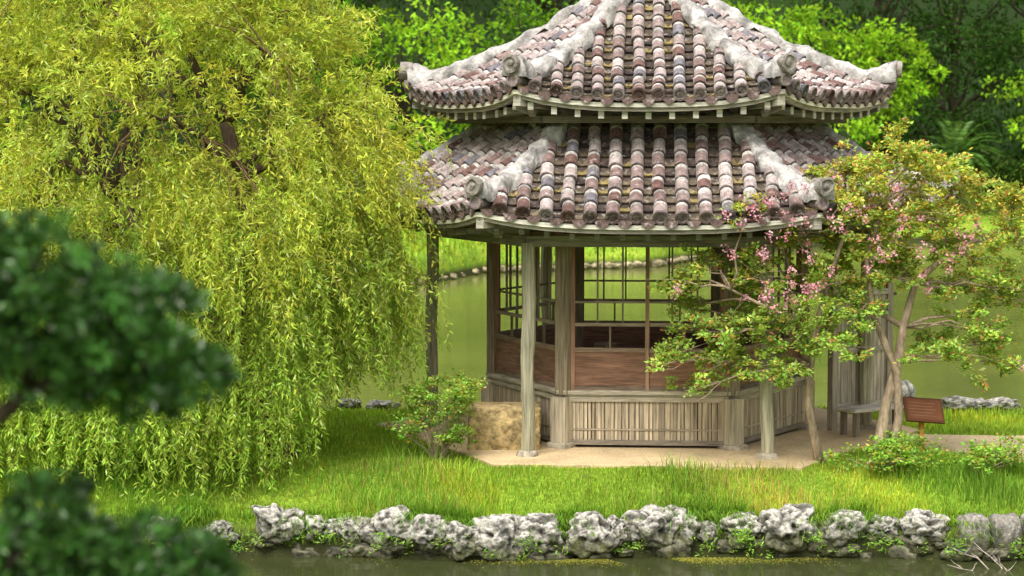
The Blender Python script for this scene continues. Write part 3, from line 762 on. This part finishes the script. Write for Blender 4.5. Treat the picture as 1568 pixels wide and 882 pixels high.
mb=MB(); o_=Vector((3.75,-5.9,-.95))
for e in((3.05,-5.8,-.47),(3.3,-5.75,-.42),(3.45,-6.0,-.5),(2.95,-6.0,-.62)):
    w=wob(o_,e,5,.03,.05); mb.tube(w,[.012,.011,.009,.007,.005,.003],(.42,.36,.30),6)
    for q in range(3): 
        s=w[random.randint(2,4)]; mb.tube(wob(s,s+Vector((random.uniform(-.15,.1),random.uniform(-.1,.1),random.uniform(.0,.13))),3,.01),[.005,.004,.003,.002],(.42,.36,.30),5)
mb.build('bare_branch',M_bark)

# ---------------------------------------------------------------- background trees
bt=empty('background_trees'); tk=MB(); BQ=[];BCc=[]
def bgtree(x,y,h,rx,rz,base,nclump=70,nleaf=60,ls=.28,z0=None):
    gz=float(H(x,y)) if z0 is None else z0; cz=gz+h-rz
    tk.tube(wob((x,y,gz-.3),(x+random.uniform(-.6,.6),y,cz+rz*.4),6,.15),[.35,.3,.27,.22,.18,.12,.07],(.06,.045,.03),7)
    V=norm(rng.normal(size=(nclump,3))); V[:,1]=-np.abs(V[:,1])*.9+.25*rng.normal(size=nclump)
    R=rng.uniform(.55,1.0,nclump)[:,None]; Cc=np.array([x,y,cz])+V*R*np.array([rx,rx*.8,rz])
    for i in range(0,nclump,5): tk.tube(wob((x,y,cz-rz*.3),Cc[i],3,.2),[.12,.09,.06,.03],(.06,.045,.03),5)
    for i in range(nclump):
        rr=random.uniform(.45,.95)*rx/3.2
        d=norm(rng.normal(size=(nleaf,3))+np.array([0,0,.35])); B=Cc[i]+d*rng.uniform(.5,1,nleaf)[:,None]**.5*np.array([rr,rr,rr*.6])
        BQ.append(leafquads(B,d*.5+rng.normal(size=(nleaf,3))*.8+np.array([0,0,-.3]),ls*rng.uniform(.6,1.3,nleaf),ls*.5,np.tile(np.array([[0,-.3,1.0]]),(nleaf,1))))
        BCc.append(jitcol(np.array(base)*math.exp(random.gauss(0,.28)),nleaf,.2,.08))
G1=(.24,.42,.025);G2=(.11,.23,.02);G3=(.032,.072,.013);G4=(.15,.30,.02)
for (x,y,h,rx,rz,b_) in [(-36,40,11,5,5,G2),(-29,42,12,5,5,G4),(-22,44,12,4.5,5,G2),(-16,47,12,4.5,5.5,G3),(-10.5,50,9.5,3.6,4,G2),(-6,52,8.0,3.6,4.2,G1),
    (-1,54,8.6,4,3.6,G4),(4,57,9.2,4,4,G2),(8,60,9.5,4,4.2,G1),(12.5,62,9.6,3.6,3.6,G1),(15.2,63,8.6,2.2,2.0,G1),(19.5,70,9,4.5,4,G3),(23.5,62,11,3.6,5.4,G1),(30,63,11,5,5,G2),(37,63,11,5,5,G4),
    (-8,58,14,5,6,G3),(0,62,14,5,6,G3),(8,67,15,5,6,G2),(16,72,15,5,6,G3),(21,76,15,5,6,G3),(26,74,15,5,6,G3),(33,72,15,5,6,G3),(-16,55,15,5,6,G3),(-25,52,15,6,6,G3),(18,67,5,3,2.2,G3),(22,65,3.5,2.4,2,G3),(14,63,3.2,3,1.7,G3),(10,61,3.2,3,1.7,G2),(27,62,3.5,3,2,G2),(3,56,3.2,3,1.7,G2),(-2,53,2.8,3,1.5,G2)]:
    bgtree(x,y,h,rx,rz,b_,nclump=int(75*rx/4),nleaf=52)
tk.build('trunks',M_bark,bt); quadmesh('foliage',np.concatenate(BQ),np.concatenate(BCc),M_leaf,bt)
# cycad fronds on the far right bank
cy=empty('cycad_plant'); tkc=MB(); Bs=[];Ds=[]
gz=float(H(18.3,63.5)); o_=Vector((18.3,63.5,gz+2.6)); tkc.tube([(18.3,63.5,gz-.2),(18.25,63.5,gz+1.2),o_],[.3,.26,.24],(.07,.05,.035),8); tkc.build('trunk',M_bark,cy)
for i in range(34):
    a=random.uniform(0,6.28); el_=random.uniform(.1,1.3); dd=Vector((math.cos(a)*math.cos(el_),math.sin(a)*math.cos(el_),math.sin(el_))); p=o_.copy(); s=dd.cross(UP).normalized()
    for j in range(26):
        dd=(dd+Vector((0,0,-.055))).normalized(); p=p+dd*.085
        for sg_ in(-1,1): Bs.append(tuple(p)); Ds.append(tuple(s*sg_+dd*.5))
quadmesh('fronds',leafquads(np.array(Bs),np.array(Ds),.42,.06),jitcol((.10,.20,.03),len(Bs)),M_leafb,cy)
# ---------------------------------------------------------------- near podocarpus
pd=empty('podocarpus_tree'); tk=MB(); BP=(.05,.035,.028)
TT=[Vector(p) for p in((-4.6,-21.9,1.0),(-4.5,-21.9,1.9),(-4.2,-22,2.6),(-4.0,-22,3.1),(-3.75,-22,3.5),(-3.6,-22,3.8))]
tk.tube(TT,[.12,.10,.08,.06,.045,.03],BP,9,jit=.06)
tk.tube([(-4.2,-22,2.6),(-3.9,-22.05,2.75),(-3.5,-22,2.8),(-3.1,-22,2.85)],[.05,.04,.03,.015],BP,7)
tk.tube([(-3.95,-22,3.0),(-3.6,-22,3.22),(-3.35,-22,3.42),(-3.15,-22,3.5)],[.04,.03,.025,.012],BP,7)
cc=[]
for x,z,r in((-3.30,3.80,.16),(-3.12,3.72,.15),(-2.98,3.66,.13),(-2.92,3.52,.13),(-3.05,3.5,.16),(-3.25,3.62,.17),(-3.42,3.5,.14),(-3.2,3.42,.12),(-3.0,3.42,.10),(-3.45,3.68,.16),(-2.87,3.45,.1),(-3.5,3.85,.14),(-3.08,3.6,.15),(-3.15,3.65,.16),(-3.38,3.6,.16),(-3.22,3.5,.14),
             (-3.35,3.02,.14),(-3.2,2.98,.14),(-3.0,2.93,.14),(-2.86,2.86,.12),(-3.45,2.95,.14),(-3.1,2.8,.16),(-3.3,2.8,.16),(-2.8,2.72,.12),(-3.5,2.75,.14),(-3.65,3.6,.15),(-3.7,3.1,.15),(-3.2,2.9,.15)):
    for rep in range(3):
        p=(x+random.uniform(-.03,.03),-22+random.uniform(-.2,.2),z+random.uniform(-.03,.03)); cc.append((p,r))
        near=TT[2:] if z>3.2 else [Vector((-3.9,-22.05,2.75)),Vector((-3.5,-22,2.8)),Vector((-3.1,-22,2.85))]
        if z>3.2: near=near+[Vector((-3.6,-22,3.22)),Vector((-3.35,-22,3.42)),Vector((-3.15,-22,3.5))]
        branch_to(tk,near,p,.012,.004,BP,.02)
Bs=[];Ds=[];Cs=[]
for p,r in cc:
    for s in range(11):
        d=norm(rng.normal(size=3)*np.array([1,1,.8])+np.array([0,0,.25])); c0=np.array(p)+d*r*random.uniform(.3,.9)
        n=24; dd=norm(rng.normal(size=(n,3))+d*1.2); Bs.append(c0+dd*.008+rng.normal(size=(n,3))*.012); Ds.append(dd); Cs.append(jitcol(np.array((.040,.105,.020))*math.exp(random.gauss(0,.4)),n,.25,.1))
B=np.concatenate(Bs);D=np.concatenate(Ds)
quadmesh('foliage',leafquads(B,D,.045*rng.uniform(.7,1.2,len(B)),.016),np.concatenate(Cs),M_leafd,pd)
tk.build('trunk_and_limbs',M_bark,pd,smooth=True)

# ---------------------------------------------------------------- camera, light
cam=bpy.data.cameras.new('camera'); co=link(bpy.data.objects.new('camera',cam))
co.location=(-1.9,-28,4.2); co.rotation_euler=(math.radians(90-4.49),0,0)
cam.lens=70.4; cam.sensor_width=36; cam.clip_end=2000; cam.clip_start=.1
cam.dof.use_dof=True; cam.dof.focus_distance=25.3; cam.dof.aperture_fstop=2.0
scene.camera=co
el,az=55,200
w=bpy.data.worlds.new('World'); scene.world=w; w.use_nodes=True; nt=w.node_tree
bg=nt.nodes['Background']; sky=nt.nodes.new('ShaderNodeTexSky'); sky.sky_type='NISHITA'; sky.sun_disc=False
sky.sun_elevation=math.radians(el); sky.sun_rotation=math.radians(az); sky.dust_density=4; sky.air_density=1.3; sky.ozone_density=.5
hs=nt.nodes.new('ShaderNodeHueSaturation'); hs.inputs['Saturation'].default_value=.22; hs.inputs['Value'].default_value=1.5
nt.links.new(sky.outputs[0],hs.inputs['Color']); nt.links.new(hs.outputs[0],bg.inputs[0]); bg.inputs[1].default_value=.15
s=bpy.data.lights.new('sun','SUN'); s.energy=3.6; s.angle=math.radians(38); s.color=(1,.96,.90)
so=link(bpy.data.objects.new('sun',s))
dv=Vector((math.sin(math.radians(az))*math.cos(math.radians(el)),math.cos(math.radians(az))*math.cos(math.radians(el)),math.sin(math.radians(el))))
so.rotation_euler=dv.to_track_quat('Z','Y').to_euler(); so.location=(0,-10,20)
scene.view_settings.view_transform='Standard'; scene.view_settings.look='None'; scene.view_settings.exposure=0
